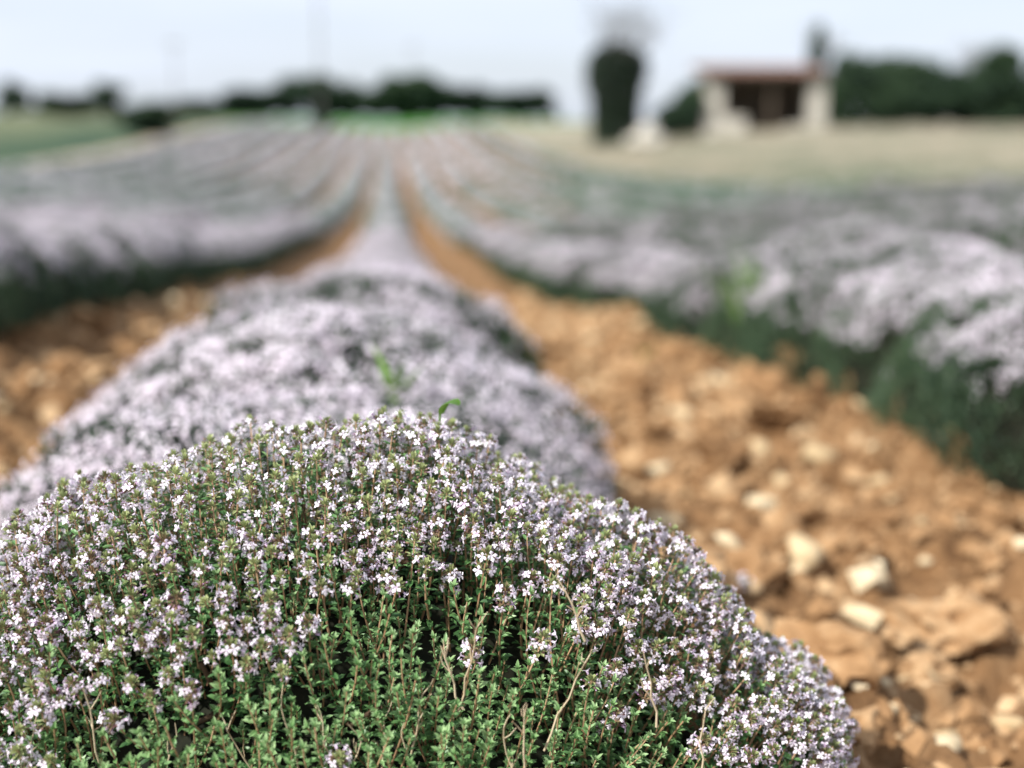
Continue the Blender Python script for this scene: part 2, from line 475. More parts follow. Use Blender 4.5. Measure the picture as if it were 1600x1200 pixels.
def make_sprig(kind):
    """stem rises along +Z, tip at the origin; slots: 0 leaf 1 stem 2 bract 3 petal"""
    body, head = Geo(), Geo()
    H = random.uniform(.075, .10)
    bend = np.array([random.uniform(-.012, .012), random.uniform(-.012, .012)])
    def pt(t):
        q = (1 - t) ** 2
        return np.array([bend[0] * q * 1.6, bend[1] * q * 1.6, -H * (1 - t)])
    ts = np.linspace(0, 1, 6)
    body.tube([pt(t) for t in ts], np.linspace(.00095, .0006, 6), 4, 1, np.linspace(.2, .75, 6).repeat(4))
    if kind == 'leafy':
        nodes = int(random.uniform(11, 14)); lo = .05; base_t = random.uniform(.52, .72)
    else:
        nodes = int(random.uniform(8, 11)); lo = .10; base_t = random.uniform(.34, .50)
    a0 = random.uniform(0, 6.28)
    for i in range(nodes):
        t = lo + (1 - lo) * (i / (nodes - 1)) ** .85
        if kind != 'leafy' and t > .93:
            continue
        p = pt(t)
        a = a0 + i * math.pi / 2 + random.uniform(-.25, .25)
        topness = max(0, (t - .6) / .4)
        for s in (0, 1):
            b = a + s * math.pi
            out = np.array([math.cos(b), math.sin(b), 0])
            el = (.35 + .75 * topness if kind == 'leafy' else .25 + .35 * topness) + random.uniform(-.15, .2)
            d = out * math.cos(el) + np.array([0, 0, 1]) * math.sin(el)
            L = random.uniform(.0078, .0108) * (1 - .25 * topness)
            leaf(body, p, d, L, L * random.uniform(.34, .44), base_t + .30 * topness + random.uniform(-.1, .1))
            for q in range(2 if (kind == 'leafy' or random.random() < .6) else 1):      # short axillary leaves
                b2 = b + random.uniform(-.8, .8)
                o2 = np.array([math.cos(b2), math.sin(b2), random.uniform(.4, 1.3)])
                L2 = L * random.uniform(.4, .65)
                small_leaf(body, p + out * .0006, norm(o2), L2, L2 * .46, base_t + .22 + random.uniform(-.12, .12))
    if kind == 'leafy':
        for i in range(7):
            b = i * 2.4
            leaf(body, (0, 0, -.001), norm(np.array([math.cos(b), math.sin(b), random.uniform(1.0, 2.6)])), random.uniform(.004, .0062), .0022,
                 base_t + .34 + random.uniform(-.05, .1))
        return body, None
    # head: rosette of bracts with calyces and corollas round it
    tops = [0.0] + ([-.011] if random.random() < .55 else [])
    rosy = random.uniform(0, .35) if kind == 'bloom' else random.uniform(-.05, .15)
    for zi, z0 in enumerate(tops):
        nb = 18 if zi == 0 else 9
        for i in range(nb):
            b = i * 2.399 + a0
            f = (i + .5) / nb
            el = 1.35 - 1.25 * f if zi == 0 else random.uniform(0, .5)
            d = np.array([math.cos(b) * math.cos(el), math.sin(b) * math.cos(el), math.sin(el)])
            L = random.uniform(.0038, .0056)
            leaf(head, np.array([0, 0, z0 - .002 - .003 * f]) + d * .0012, d, L, L * .48, .90 - rosy - .22 * f + random.uniform(-.12, .12), 2, .05)
        nf = {'bloom': random.randint(6, 9), 'bud': random.randint(1, 4)}[kind] if zi == 0 else (random.randint(4, 7) if kind == 'bloom' else random.randint(0, 2))
        for i in range(nf):
            b = (i + random.uniform(-.3, .3)) / max(nf, 1) * 6.283
            el = random.uniform(-.35, .75)
            d = np.array([math.cos(b) * math.cos(el), math.sin(b) * math.cos(el), math.sin(el)])
            p = np.array([0, 0, z0 - .004]) + d * random.uniform(.0030, .0056)
            bud(head, p - d * .0028, d, .0040, .0022, random.uniform(.1, .6), 2)
            flower(head, p, norm(d + np.array([0, 0, random.uniform(-.2, .15)])), random.uniform(.0062, .0080), 3)
        for i in range(7 if kind == 'bloom' else 5):
            b = random.uniform(0, 6.28); el = random.uniform(-.3, .9)
            d = np.array([math.cos(b) * math.cos(el), math.sin(b) * math.cos(el), math.sin(el)])
            p = np.array([0, 0, z0 - .004]) + d * .003
            bud(head, p, d, .0036, .0019, random.uniform(0, .35), 2)
            if random.random() < .5:
                bud(head, p + d * .0030, d, .0018, .0013, random.uniform(0, .3), 3)
    return body, head

SLOTS = [M['leaf'], M['stem'], M['bract'], M['petal']]
TEMPL = []
for kind, n in (('bloom', 6), ('bud', 4), ('leafy', 5)):
    for i in range(n):
        b, h = make_sprig(kind)
        TEMPL.append(dict(kind=kind, body=b, head=h, bm=b.mesh('sprig', SLOTS), hm=h.mesh('flower_head', SLOTS) if h else None,
                          arrs=[x.arrays() for x in (b, h) if x]))
BYKIND = {k: [i for i, t in enumerate(TEMPL) if t['kind'] == k] for k in ('bloom', 'bud', 'leafy')}

# ------------------------------------------------------------------ the thyme bush in front
BC = np.array([-0.085, 1.005, 0.0]); BR = np.array([.465, .212, .385])
def bush_surface(d):
    """radius of the lumpy dome along unit directions d"""
    p = 1.95
    r = (np.abs(d[:, 0] / np.where(d[:, 0] < 0, .375, BR[0])) ** p + np.abs(d[:, 1] / BR[1]) ** p + np.abs(d[:, 2] / BR[2]) ** p) ** (-1 / p)
    q = d * r[:, None]
    r = r * (1 + .07 * np.exp(-(((q[:, 0] - .38) / .07) ** 2 + ((q[:, 2] - .12) / .07) ** 2))
             - .05 * np.exp(-(((q[:, 0] - .33) / .03) ** 2 + ((q[:, 2] - .19) / .03) ** 2)))
    q = d * r[:, None]
    r = r * (1 + .055 * vnoise(q[:, 0] * 9, q[:, 1] * 9, q[:, 2] * 9, 11) + .030 * vnoise(q[:, 0] * 22, q[:, 1] * 22, q[:, 2] * 22, 12))
    return r
def sample_dome(n):
    out = []
    while sum(len(o) for o in out) < n:
        v = norm(rng.normal(size=(4 * n, 3)))
        v = v[v[:, 2] > -.02]
        r = bush_surface(v)
        q = v * r[:, None]
        nn = norm(np.sign(q) * np.abs(q / BR) ** 1.25 / BR)
        w = r * r / np.maximum((v * nn).sum(1), .15)
        keep = rng.random(len(v)) < w / w.max()
        out.append(np.concatenate([q[keep], nn[keep]], 1))
    a = np.concatenate(out)[:n]
    return a[:, :3] + BC, a[:, 3:]
def thin(P, dist):
    """dart throwing on a hash grid"""
    cell = {}; keep = []
    for i, p in enumerate(P):
        k = tuple((p // dist).astype(int)); ok = True
        for a in (-1, 0, 1):
            for b in (-1, 0, 1):
                for c in (-1, 0, 1):
                    for j in cell.get((k[0] + a, k[1] + b, k[2] + c), ()):
                        if ((P[j] - p) ** 2).sum() < dist * dist:
                            ok = False; break
                    if not ok: break
                if not ok: break
            if not ok: break
        if ok:
            cell.setdefault(k, []).append(i); keep.append(i)
    return np.array(keep)

bush = link('thyme_bush', None, loc=(0, 0, 0))
tag(bush, 'large sharp thyme bush, lilac flowers on top and fresh green leafy shoots low in front', 'bush')
bush.location = (BC[0], BC[1], 0.0)
B0 = np.array([BC[0], BC[1], 0.0])

P, Nn = sample_dome(9000)
k = thin(P, .0135); P, Nn = P[k], Nn[k]
back = P[:, 1] > BC[1] + .09
keep = ~back | (rng.random(len(P)) < .35)
P, Nn = P[keep], Nn[keep]
n_top = len(P)
P2, N2 = sample_dome(8000)                               # a second, lower layer inside
k = thin(P2, .0140); P2, N2 = P2[k], N2[k]
keep = P2[:, 1] < BC[1] + .05
P2, N2 = P2[keep], N2[keep]
P2 = P2 - N2 * rng.uniform(.014, .045, len(P2))[:, None]
P = np.concatenate([P - Nn * rng.uniform(-.004, .014, len(P))[:, None] * rng.integers(0, 2, len(P))[:, None], P2])
Nn = np.concatenate([Nn, N2])
inner = np.arange(len(P)) >= n_top
px, py, dep = project(P)
# open dark hollows between the shoots
hollow = np.zeros(len(P))
for (ax, az, rx_, rz_, s) in ((.055, .255, .040, .026, .95), (-.06, .238, .045, .016, .8), (.01, .275, .05, .010, .6), (.16, .16, .05, .025, .5), (-.18, .215, .05, .013, .6), (-.28, .20, .04, .012, .5), (.13, .225, .03, .014, .5)):
    hollow = np.maximum(hollow, s * np.exp(-(((P[:, 0] - ax) / rx_) ** 2 + ((P[:, 2] - az) / rz_) ** 2)))
keep = (rng.random(len(P)) > hollow * np.where(inner, .75, 1)) | (P[:, 1] > BC[1])
P, Nn, inner, px, py = P[keep], Nn[keep], inner[keep], px[keep], py[keep]
D = norm(Nn * .55 + np.array([0, -.03, .80]) + rng.normal(size=P.shape) * .13)
# which kind grows where: leafy shoots low in front, buds on the upper side, bloom elsewhere
wob = .03 * vnoise(P[:, 0] * 12, P[:, 2] * 12, seed=20) + .015 * vnoise(P[:, 0] * 40, P[:, 2] * 40, seed=21)
leaf_line = .222 + .060 * np.exp(-((P[:, 0] - .03) / .10) ** 2) - .13 * sstep(.17, .27, P[:, 0]) - .05 * sstep(-.20, -.30, P[:, 0])
pleaf = sstep(.03, -.03, P[:, 2] - leaf_line - wob) * (P[:, 1] < BC[1] + .05)
pbud = np.exp(-(((P[:, 0] + .11) / .13) ** 2 + ((P[:, 2] - .35) / .06) ** 2)) * .85 + .15
u = rng.random(len(P))
kindv = np.where(u < pleaf * .93, 'leafy', np.where(rng.random(len(P)) < pbud, 'bud', 'bloom'))
kindv[inner & (rng.random(len(P)) < .75)] = 'leafy'
tmpl = np.array([random.choice(BYKIND[q]) for q in kindv])
roll = rng.uniform(0, 6.283, len(P)); scl = rng.uniform(.82, 1.18, len(P)); scl[inner] *= .9
def mats_for(D, roll):
    ref = np.where(np.abs(D[:, 2:3]) > .95, [[1., 0, 0]], [[0, 0, 1.]])
    a = norm(np.cross(ref, D)); b = np.cross(D, a)
    c, s = np.cos(roll)[:, None], np.sin(roll)[:, None]
    return np.stack([a * c + b * s, b * c - a * s, D], 1)      # rows = images of x,y,z
RM = mats_for(D, roll)
# the sprigs that show largest become parts of their own
px, py, dep = project(P)
vis = (~inner | (kindv == 'leafy')) & (px > -20) & (px < 1620) & (py < 1215) & (Nn @ FWD < .15)
score = np.where(vis, 1.0 / dep - .25 * inner + rng.random(len(P)) * .12, -9)
single = np.zeros(len(P), bool)
for kinds, cap in ((('bloom', 'bud'), 300), (('leafy',), 260)):
    idx = np.where(np.isin(kindv, kinds) & vis)[0]
    idx = idx[np.argsort(-score[idx])][:cap]
    single[idx] = True
for i in np.where(single)[0]:
    t = TEMPL[tmpl[i]]
    nm = 'leafy_sprig' if t['kind'] == 'leafy' else 'flowering_sprig'
    o = link(nm, t['bm'], bush)
    m4 = Matrix.Identity(4)
    for r_ in range(3):
        for c_ in range(3):
            m4[r_][c_] = RM[i][c_][r_] * scl[i]
        m4[r_][3] = P[i][r_] - B0[r_]
    o.matrix_local = m4
    if t['hm']:
        link('flower_head', t['hm'], o)
rest = Geo()
for ti, t in enumerate(TEMPL):
    idx = np.where((tmpl == ti) & ~single)[0]
    if not len(idx):
        continue
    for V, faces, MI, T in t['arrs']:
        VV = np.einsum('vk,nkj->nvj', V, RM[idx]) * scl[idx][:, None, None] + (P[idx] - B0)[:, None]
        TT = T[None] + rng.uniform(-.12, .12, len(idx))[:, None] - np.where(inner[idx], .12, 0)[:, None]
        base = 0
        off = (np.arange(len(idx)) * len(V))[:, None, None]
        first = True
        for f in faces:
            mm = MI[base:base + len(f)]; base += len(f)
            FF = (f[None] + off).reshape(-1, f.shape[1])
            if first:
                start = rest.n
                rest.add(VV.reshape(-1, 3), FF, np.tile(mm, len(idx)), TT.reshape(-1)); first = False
            else:
                rest.F.append(FF + start); rest.M.append(np.tile(mm, len(idx)))
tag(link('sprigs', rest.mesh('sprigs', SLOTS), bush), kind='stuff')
print('sprigs', len(P), 'single', single.sum(), 'tris rest', sum(len(f) for f in rest.F))

def dome_mesh(name, fn, centre, nu, nv, mat, scale, low=-.1):
    th = np.linspace(0, 2 * math.pi, nu, endpoint=False); ph = np.linspace(math.pi / 2 - .001, low, nv)
    Pm, Tm = np.meshgrid(ph, th, indexing='ij')
    d = np.stack([np.cos(Pm) * np.cos(Tm), np.cos(Pm) * np.sin(Tm), np.sin(Pm)], -1).reshape(-1, 3)
    V = d * fn(d)[:, None] * scale + centre
    i = np.arange(nv - 1)[:, None] * nu; j = np.arange(nu)[None]; k2 = (j + 1) % nu
    F = np.stack([i + j, i + nu + j, i + nu + k2, i + k2], -1).reshape(-1, 4)
    return mesh_np(name, V, [F], [mat], None, None, True)
link('core_shade_dome', dome_mesh('core_shade_dome', bush_surface, np.zeros(3), 48, 18, M['core'], .74), bush)  # dark dome standing in for the shade deep in the bush
for i in range(26):
    a = random.uniform(0, 6.283); e = random.uniform(.25, 1.3)
    d = np.array([[math.cos(a) * math.cos(e), math.sin(a) * math.cos(e), math.sin(e)]])
    r = float(bush_surface(d)[0]) * random.uniform(.84, .92)
    g = Geo()
    t = np.linspace(0, 1, 7)[:, None]
    pts = d * r * t + np.array([[0, 0, .05]]) * np.sin(t * math.pi) + rng.normal(size=(7, 3)) * .006
    g.tube(pts, np.linspace(.006, .0018, 7), 6, 0)
    link('woody_branch', g.mesh('woody_branch', [M['wood']], True), bush)
# dead straw-coloured twigs poking out low in front
for (tx, ty) in ((355, 1140), (440, 1105), (500, 1130), (600, 1125), (625, 1150), (785, 1135), (820, 1120), (690, 1010), (745, 985), (915, 1035),
                 (1010, 1020), (60, 1120), (130, 1075), (270, 1160), (1100, 1110), (560, 1160), (875, 905), (660, 1085)):
    d = ray(tx, ty)
    t = random.uniform(.895, .915) / float(d @ FWD)
    tip = np.array([0, 0, CAM_Z]) + d * t
    g = Geo()
    lean = np.array([random.uniform(-.5, .5), random.uniform(-.1, .25), -1.0])
    L = random.uniform(.05, .085)
    pts = [tip + norm(lean) * L * q + np.array([random.uniform(-.002, .002), random.uniform(-.002, .002), 0]) for q in np.linspace(0, 1, 6)]
    g.tube(np.array(pts) - B0, np.linspace(.0004, .0009, 6), 4, 0, random.uniform(.4, 1))
    for q in range(random.randint(3, 6)):
        i = random.randint(0, 3)
        e = np.array([random.uniform(-.6, .6), random.uniform(-.4, .4), random.uniform(.4, 1)])
        p1 = pts[i] + norm(e) * random.uniform(.006, .018)
        g.tube(np.array([pts[i], (pts[i] + p1) / 2 + rng.normal(size=3) * .001, p1]) - B0, [.0004, .0004, .0003], 4, 0, random.uniform(.3, 1))
    link('dry_twig', g.mesh('dry_twig', [M['dry']]), bush)

# ------------------------------------------------------------------ thyme bushes of the rows
def mid_bush(seed, bloom, lo=-.05, rx=.44, ry=.33, hz=.33, n_leaf=2300, n_fl=2700):
    r2 = np.random.default_rng(seed)
    BRm = np.array([rx, ry, hz])
    def surf(d):
        p = 2.3
        r = (np.abs(d / BRm) ** p).sum(1) ** (-1 / p)
        q = d * r[:, None]
        return r * (1 + .10 * vnoise(q[:, 0] * 7 + seed, q[:, 1] * 7, q[:, 2] * 7, seed) + .05 * vnoise(q[:, 0] * 20, q[:, 1] * 20, q[:, 2] * 20, seed + 1))
    def pts(n):
        v = norm(r2.normal(size=(5 * n, 3))); v[:, 2] = np.abs(v[:, 2])
        r = surf(v); q = v * r[:, None]; nn = norm(np.sign(q) * np.abs(q / BRm) ** 1.3 / BRm)
        w = r * r / np.maximum((v * nn).sum(1), .15)
        kk = r2.random(len(v)) < w / w.max()
        return q[kk][:n], nn[kk][:n]
    fol, blo = Geo(), Geo()
    q, nn = pts(n_leaf)
    for c in range(6):
        d = norm(nn * .5 + [0, 0, .6] + r2.normal(size=q.shape) * .55)
        s = norm(np.cross(d, r2.normal(size=q.shape)))
        p0 = q - nn * r2.uniform(0, .035, len(q))[:, None] + r2.normal(size=q.shape) * .006
        fol.kites(p0, d, s, r2.uniform(.010, .017, len(q)), r2.uniform(.004, .006, len(q)), 0, r2.uniform(.15, .9, len(q)), .2)
    for c in range(2):                                  # short shoots
        d = norm(nn * .5 + [0, 0, .7] + r2.normal(size=q.shape) * .25)
        s = norm(np.cross(d, r2.normal(size=q.shape)))
        fol.kites(q - d * .05, d, s, .06, .004, 0, r2.uniform(.1, .5, len(q)), .2)
    q, nn = pts(int(n_fl * 1.3))
    patch = vnoise(q[:, 0] * 9, q[:, 1] * 9, q[:, 2] * 9, seed + 5)
    pr = np.clip(sstep(lo, lo + .45 + .8 * lo, nn[:, 2]) * (.72 + .75 * patch + bloom), 0, 1) if bloom > -.5 else np.clip(sstep(.2, .8, nn[:, 2]) * (.22 + .6 * patch), 0, 1)
    kk = r2.random(len(q)) < pr
    q, nn = q[kk], nn[kk]
    tone = r2.uniform(.25, .9, len(q))
    for c in range(8):
        off = norm(r2.normal(size=q.shape)) * r2.uniform(.002, .019, len(q))[:, None]
        d = norm(r2.normal(size=q.shape)); d = norm(d - nn * (d * nn).sum(1)[:, None] * .8)
        s = norm(np.cross(d, nn + r2.normal(size=q.shape) * .4))
        blo.kites(q + nn * .006 + off, d, s, r2.uniform(.0065, .0085, len(q)), r2.uniform(.005, .007, len(q)), 0, tone + r2.uniform(-.15, .15, len(q)), .2)
    core = dome_mesh('core_shade_dome', surf, np.zeros(3), 24, 9, M['core'], .86)  # dark dome painted as the bush's inner shade
    return fol.mesh('foliage', [M['mid_leaf']]), blo.mesh('blossom', [M['mid_petal']]), core
FULL = [mid_bush(s, .30, .0) for s in (31, 32, 33)]
TOP = [mid_bush(s, .30, .28) for s in (36, 37)]
SOME = [mid_bush(s, -.05, .28) for s in (41, 42)]
POOR = [mid_bush(s, -.9) for s in (51, 52)]

def place_bush(x, y, kind, label, group, sc=1.0):
    f, b, c = random.choice(kind)
    e = link('thyme_bush', None, loc=(x, y, float(terrain(np.array([x]), np.array([y]), False)[0]) - .015))
    e.rotation_euler = (0, 0, random.choice((0, math.pi)) + random.uniform(-.25, .25))
    e.scale = (sc * random.uniform(.93, 1.06), sc * random.uniform(.9, 1.1), sc * random.uniform(.88, 1.1))
    link('core_shade_dome', c, e); link('foliage', f, e); link('blossom', b, e)
    tag(e, label, 'bush', group)
    return e

ROW_LABEL = {0: ('pale lilac flowering thyme bush following the sharp green-fronted bush in its row', 'flowering bushes behind the sharp bush in its row'),
             1: ('thyme bush with dark green flank bordering the wide stony furrow', 'bushes along the wide stony furrow'),
             -1: ('lilac-topped thyme bush with dark flank across the narrower strip of orange soil', 'bushes across the narrower soil strip')}
placed = {}
seen_n = {}
ORD = ('first', 'second', 'third', 'fourth', 'fifth', 'sixth')
near_list = []
for n in ROWS:
    y = 1.56 if n == 0 else (.9 if n == 1 else 1.2 + random.uniform(0, .5))
    lst = []
    while y < 21:
        x = row_x(n) + random.uniform(-.03, .03)
        if n == 1: x += .03 - .03 * (y < 4) + random.uniform(-.07, .05)
        qx, qy, qd = project(np.array([[x, y, tz(x, y) + .2]]))
        if qd[0] > .3 and -320 < qx[0] < 1920:
            lst.append((x, y))
        y += random.uniform(.40, .52)
    near_list += [(math.hypot(a, b), n, a, b) for a, b in lst]
near_list.sort()
for i, (dd, n, x, y) in enumerate(near_list):
    if i >= 300:
        break
    if n == 0:
        kind = FULL if random.random() < .85 else SOME
    elif n < 0:
        kind = FULL if n < -1 else (TOP if random.random() < .8 else SOME)
    elif n == 1:
        kind = TOP if random.random() < .25 else (SOME if random.random() < .7 else POOR)
    elif n == 2:
        kind = SOME if random.random() < .25 else POOR
    else:
        kind = POOR
    lab = ROW_LABEL.get(n, ('lilac flowering thyme bush in the rows towards the green crop field', 'bushes in the rows towards the green crop')
                        if n < 0 else ('greyish green thyme bush with little bloom in the rows towards the dry grass', 'sparsely flowering bushes towards the dry grass'))
    sc = random.uniform(.86, 1.08) if n == 1 else 1.0
    if n == 0: sc = .90 if y < 2.8 else .97; x -= .05 * float(1 - sstep(1.5, 5, y))
    seen_n[n] = seen_n.get(n, 0) + 1
    word = ORD[seen_n[n] - 1] if seen_n[n] <= len(ORD) else None
    look = 'fully flowering ' if kind in (FULL, TOP) else 'patchily flowering ' if kind is SOME else 'mostly green '
    lab = {1: (look + 'thyme bush with dark flank bordering the wide stony furrow', look + lab[1]),
           -1: (look + 'thyme bush with dark flank across the narrower strip of orange soil', look + lab[1])}.get(n, lab)
    if n > 1:
        lab = (look + ('thyme bush one row beyond the row bordering the wide stony furrow' if n == 2 else 'thyme bush in the rows towards the dry grass slope'), look + lab[1] + str(n == 2))
        lab = (lab[0], lab[1].replace('True', ', next row').replace('False', ''))
    if n == 0 and word:
        lab = (word + ' lilac flowering thyme bush behind the sharp green-fronted bush in its row', lab[1])
    e = place_bush(x, y, kind, lab[0], lab[1], sc)
    placed[n] = max(placed.get(n, 0), y)
print('near bushes', min(300, len(near_list)), 'of', len(near_list), placed)

# the rest of the rows, out to the end of the field: too many to count
fr = Geo()
xs, ys, sz, bl = [], [], [], []
for n in ROWS:
    y = placed.get(n, 6.0) + .45
    while y < Y_END - 2:
        xs.append(row_x(n) + random.uniform(-.05, .05)); ys.append(y); sz.append(random.uniform(.85, 1.12))
        b = .95 if n <= 0 else (.85, .60, .40, .30, .22, .18)[n - 1] + .45 * float(sstep(24, 55, y)) * (1, 1, .8, .5, .3)[n - 1]
        bl.append(min(.95, b))
        y += random.uniform(.42, .54) if y < 50 else random.uniform(.7, .9)
xs, ys, sz, bl = map(np.array, (xs, ys, sz, bl))
zs = terrain(xs, ys, False) - .02
big = np.where(ys > 50, 1.5, 1.0)
nb = len(xs)
nu, nv = 8, 3
for a in range(nv):
    pass
th = np.linspace(0, 6.283, nu, endpoint=False)
ring = [(1.0, -.05), (.92, .55), (.55, .9)]
V = []
for rr, hh in ring:
    V.append(np.stack([np.cos(th) * rr, np.sin(th) * rr, np.full(nu, hh)], -1))
V = np.concatenate(V + [np.array([[0, 0, .97]])])
F4 = np.concatenate([np.stack([a * nu + np.arange(nu), a * nu + (np.arange(nu) + 1) % nu, (a + 1) * nu + (np.arange(nu) + 1) % nu, (a + 1) * nu + np.arange(nu)], 1) for a in range(2)])
F3 = np.stack([2 * nu + np.arange(nu), 2 * nu + (np.arange(nu) + 1) % nu, np.full(nu, 3 * nu)], 1)
S = np.stack([(.43 + .10 * sstep(15, 40, ys)) * sz, .33 * sz * big, .29 * sz], -1)
VV = V[None] * S[:, None] * (1 + rng.uniform(-.12, .12, (nb, len(V), 1))) + np.stack([xs, ys, zs], -1)[:, None]
off = (np.arange(nb) * len(V))[:, None, None]
fr.add(VV.reshape(-1, 3), (F4[None] + off).reshape(-1, 4), 0, np.repeat(rng.uniform(.1, .5, nb), len(V)))
fr.F.append((F3[None] + off).reshape(-1, 3)); fr.M.append(np.zeros(nb * nu, int))
for lod, (y0, y1, cnt, size) in enumerate(((0, 30, 170, .058), (30, 55, 80, .10), (55, 200, 40, .19))):
    idx = np.where((ys >= y0) & (ys < y1))[0]
    for what in (0, 1):
        rep = np.repeat(idx, cnt)
        v = norm(rng.normal(size=(len(rep), 3))); v[:, 2] = np.abs(v[:, 2])
        keep = (rng.random(len(rep)) < bl[rep] * sstep(-.15, .3, v[:, 2]) * 1.25) if what else (rng.random(len(rep)) < .22)
        v, rep = v[keep], rep[keep]
        q = v * S[rep] * rng.uniform(.97, 1.08, (len(rep), 1)) + np.stack([xs, ys, zs], -1)[rep]
        d = norm(rng.normal(size=v.shape)); d = norm(d - v * (d * v).sum(1)[:, None] * .7)
        s = norm(np.cross(d, v))
        fr.kites(q - d * size * .5, d, s, size * rng.uniform(.8, 1.5, len(rep)), size * rng.uniform(.7, 1.1, len(rep)), what, rng.uniform(.2, .9, len(rep)), .15)
o = link('thyme_rows', fr.mesh('thyme_rows', [M['mid_leaf'], M['mid_petal']]))
tag(o, 'distant rows of lilac flowering thyme running to the far end of the field', 'rows', kind='stuff')
print('far bushes', nb, 'faces', sum(len(f) for f in fr.F))

# ------------------------------------------------------------------ clods and stones in the furrows
def ico(sub):
    import bmesh
    bm = bmesh.new(); bmesh.ops.create_icosphere(bm, subdivisions=sub, radius=1)
    V = np.array([v.co[:] for v in bm.verts]); F = np.array([[v.index for v in f.verts] for f in bm.faces]); bm.free()
    return V, F
def rock(seed, sub, rough, flat=.7):
    V, F = ico(sub)
    r = 1 + rough * vnoise(V[:, 0] * 1.4 + seed, V[:, 1] * 1.4, V[:, 2] * 1.4, seed) + rough * .7 * vnoise(V[:, 0] * 3.1, V[:, 1] * 3.1 + seed, V[:, 2] * 3.1, seed + 3) + rough * .35 * vnoise(V[:, 0] * 6.3, V[:, 1] * 6.3 + seed, V[:, 2] * 6.3, seed + 4)
    r2 = np.random.default_rng(seed)
    V = V * r[:, None] * np.array([r2.uniform(.9, 1.35), r2.uniform(.75, 1.05), flat * r2.uniform(.85, 1.1)])
    return V, F
CLODS = [rock(100 + i, 3, .66) for i in range(7)]
STONES = [rock(200 + i, 2, .38, .68) for i in range(6)]
CLOD_ME = [mesh_np('clod', V, [F], [M['clod']], None, np.full(len(V), .42), False) for V, F in CLODS]
STONE_ME = [mesh_np('stone', V, [F], [M['stone']], None, np.full(len(V), .5), True) for V, F in STONES]
def drop(name, me, x, y, s, label, cat, group=None, sink=.25):
    o = link(name, me, loc=(x, y, tz(x, y) + s * (.62 - sink)))
    o.rotation_euler = (random.uniform(-.4, .4), random.uniform(-.4, .4), random.uniform(0, 6.28))
    o.scale = (s, s, s)
    return tag(o, label, cat, group)
special = [((1280, 735), .036, 2, 'large round cream stone on open soil of the wide stony furrow'),
           ((1252, 893), .030, 1, 'broad flat cream stone standing out against brown clods of the wide furrow'),
           ((1365, 1008), .020, 0, 'small whitish angular stone with a dark hollow behind it'),
           ((1585, 690), .050, 3, 'long pale yellowish stone at the foot of the dark-flanked thyme row'),
           ((1440, 1055), .022, 4, 'low pinkish cream stone among crumbled orange soil'),
           ((1435, 625), .045, 5, 'upright cream stone under the bright green weed')]
for (q, s, mi, lab) in special:
    x, y = on_ground(*q)
    drop('stone', STONE_ME[mi], x, y, s, lab, 'stone', None, .15)
def furrow_xy(right, ymax, pw=1.0):
    y = .75 + (ymax - .75) * random.random() ** pw
    x = random.uniform(.24, 1.22) if right else random.uniform(-1.22, -.40)
    return x, y
nc = ns = 0
spots = []
while nc + ns < 400:
    right = random.random() < .74
    x, y = furrow_xy(right, 6.0 if right else 7.5, 1.5 if right else .9)
    qx, qy, qd = project(np.array([[x, y, tz(x, y)]]))
    if not (-20 < qx[0] < 1620 and qy[0] < 1230):
        continue
    s = float(np.clip(random.lognormvariate(math.log(.0165), .42), .008, .045)) * (1 + .22 * y)
    if any((x - a) ** 2 + (y - b) ** 2 < (.55 * (s + c)) ** 2 for a, b, c in spots):
        continue
    spots.append((x, y, s))
    where = 'wide stony furrow' if right else 'narrower strip of orange soil'
    if random.random() < .17 and ns < 130:
        drop('stone', random.choice(STONE_ME), x, y, s * .62, 'small pale limestone piece scattered in the ' + where, 'stone', 'pale stones in the ' + where); ns += 1
    elif nc < 300:
        size = 'large' if s > .036 else 'middling' if s > .022 else 'small'
        drop('clod', random.choice(CLOD_ME), x, y, s, size + ' rough ochre soil clod lying in the ' + where, 'clod', size + ' soil clods in the ' + where); nc += 1
# small crumbs everywhere: one object
cr = Geo()
CR = [rock(300 + i, 1, .85) for i in range(6)]
for j, (V, F) in enumerate(CR):
    n = 1500 if j else 320
    right = rng.random(n) < .65
    x = np.where(right, rng.uniform(.2, 1.28, n), rng.uniform(-1.28, -.38, n))
    y = .7 + 9 * rng.random(n) ** 1.7
    s = np.clip(np.exp(rng.normal(math.log(.0075), .5, n)), .003, .024) * (1 + .2 * y)
    a = rng.uniform(0, 6.283, n)
    c_, s_ = np.cos(a), np.sin(a)
    Vx = V[None, :, 0] * c_[:, None] - V[None, :, 1] * s_[:, None]; Vy = V[None, :, 0] * s_[:, None] + V[None, :, 1] * c_[:, None]
    VV = np.stack([Vx, Vy, np.broadcast_to(V[None, :, 2], Vx.shape)], -1) * s[:, None, None] + np.stack([x, y, terrain(x, y) + s * .25], -1)[:, None]
    FF = (F[None] + (np.arange(n) * len(V))[:, None, None]).reshape(-1, 3)
    cr.add(VV.reshape(-1, 3), FF, 1 if j == 0 else 0, np.repeat(rng.uniform(.05, .7, n), len(V)))
tag(link('soil_crumbs', cr.mesh('soil_crumbs', [M['clod'], M['stone']], False)), 'loose ochre crumbs and grit covering the furrows', 'soil', kind='stuff')

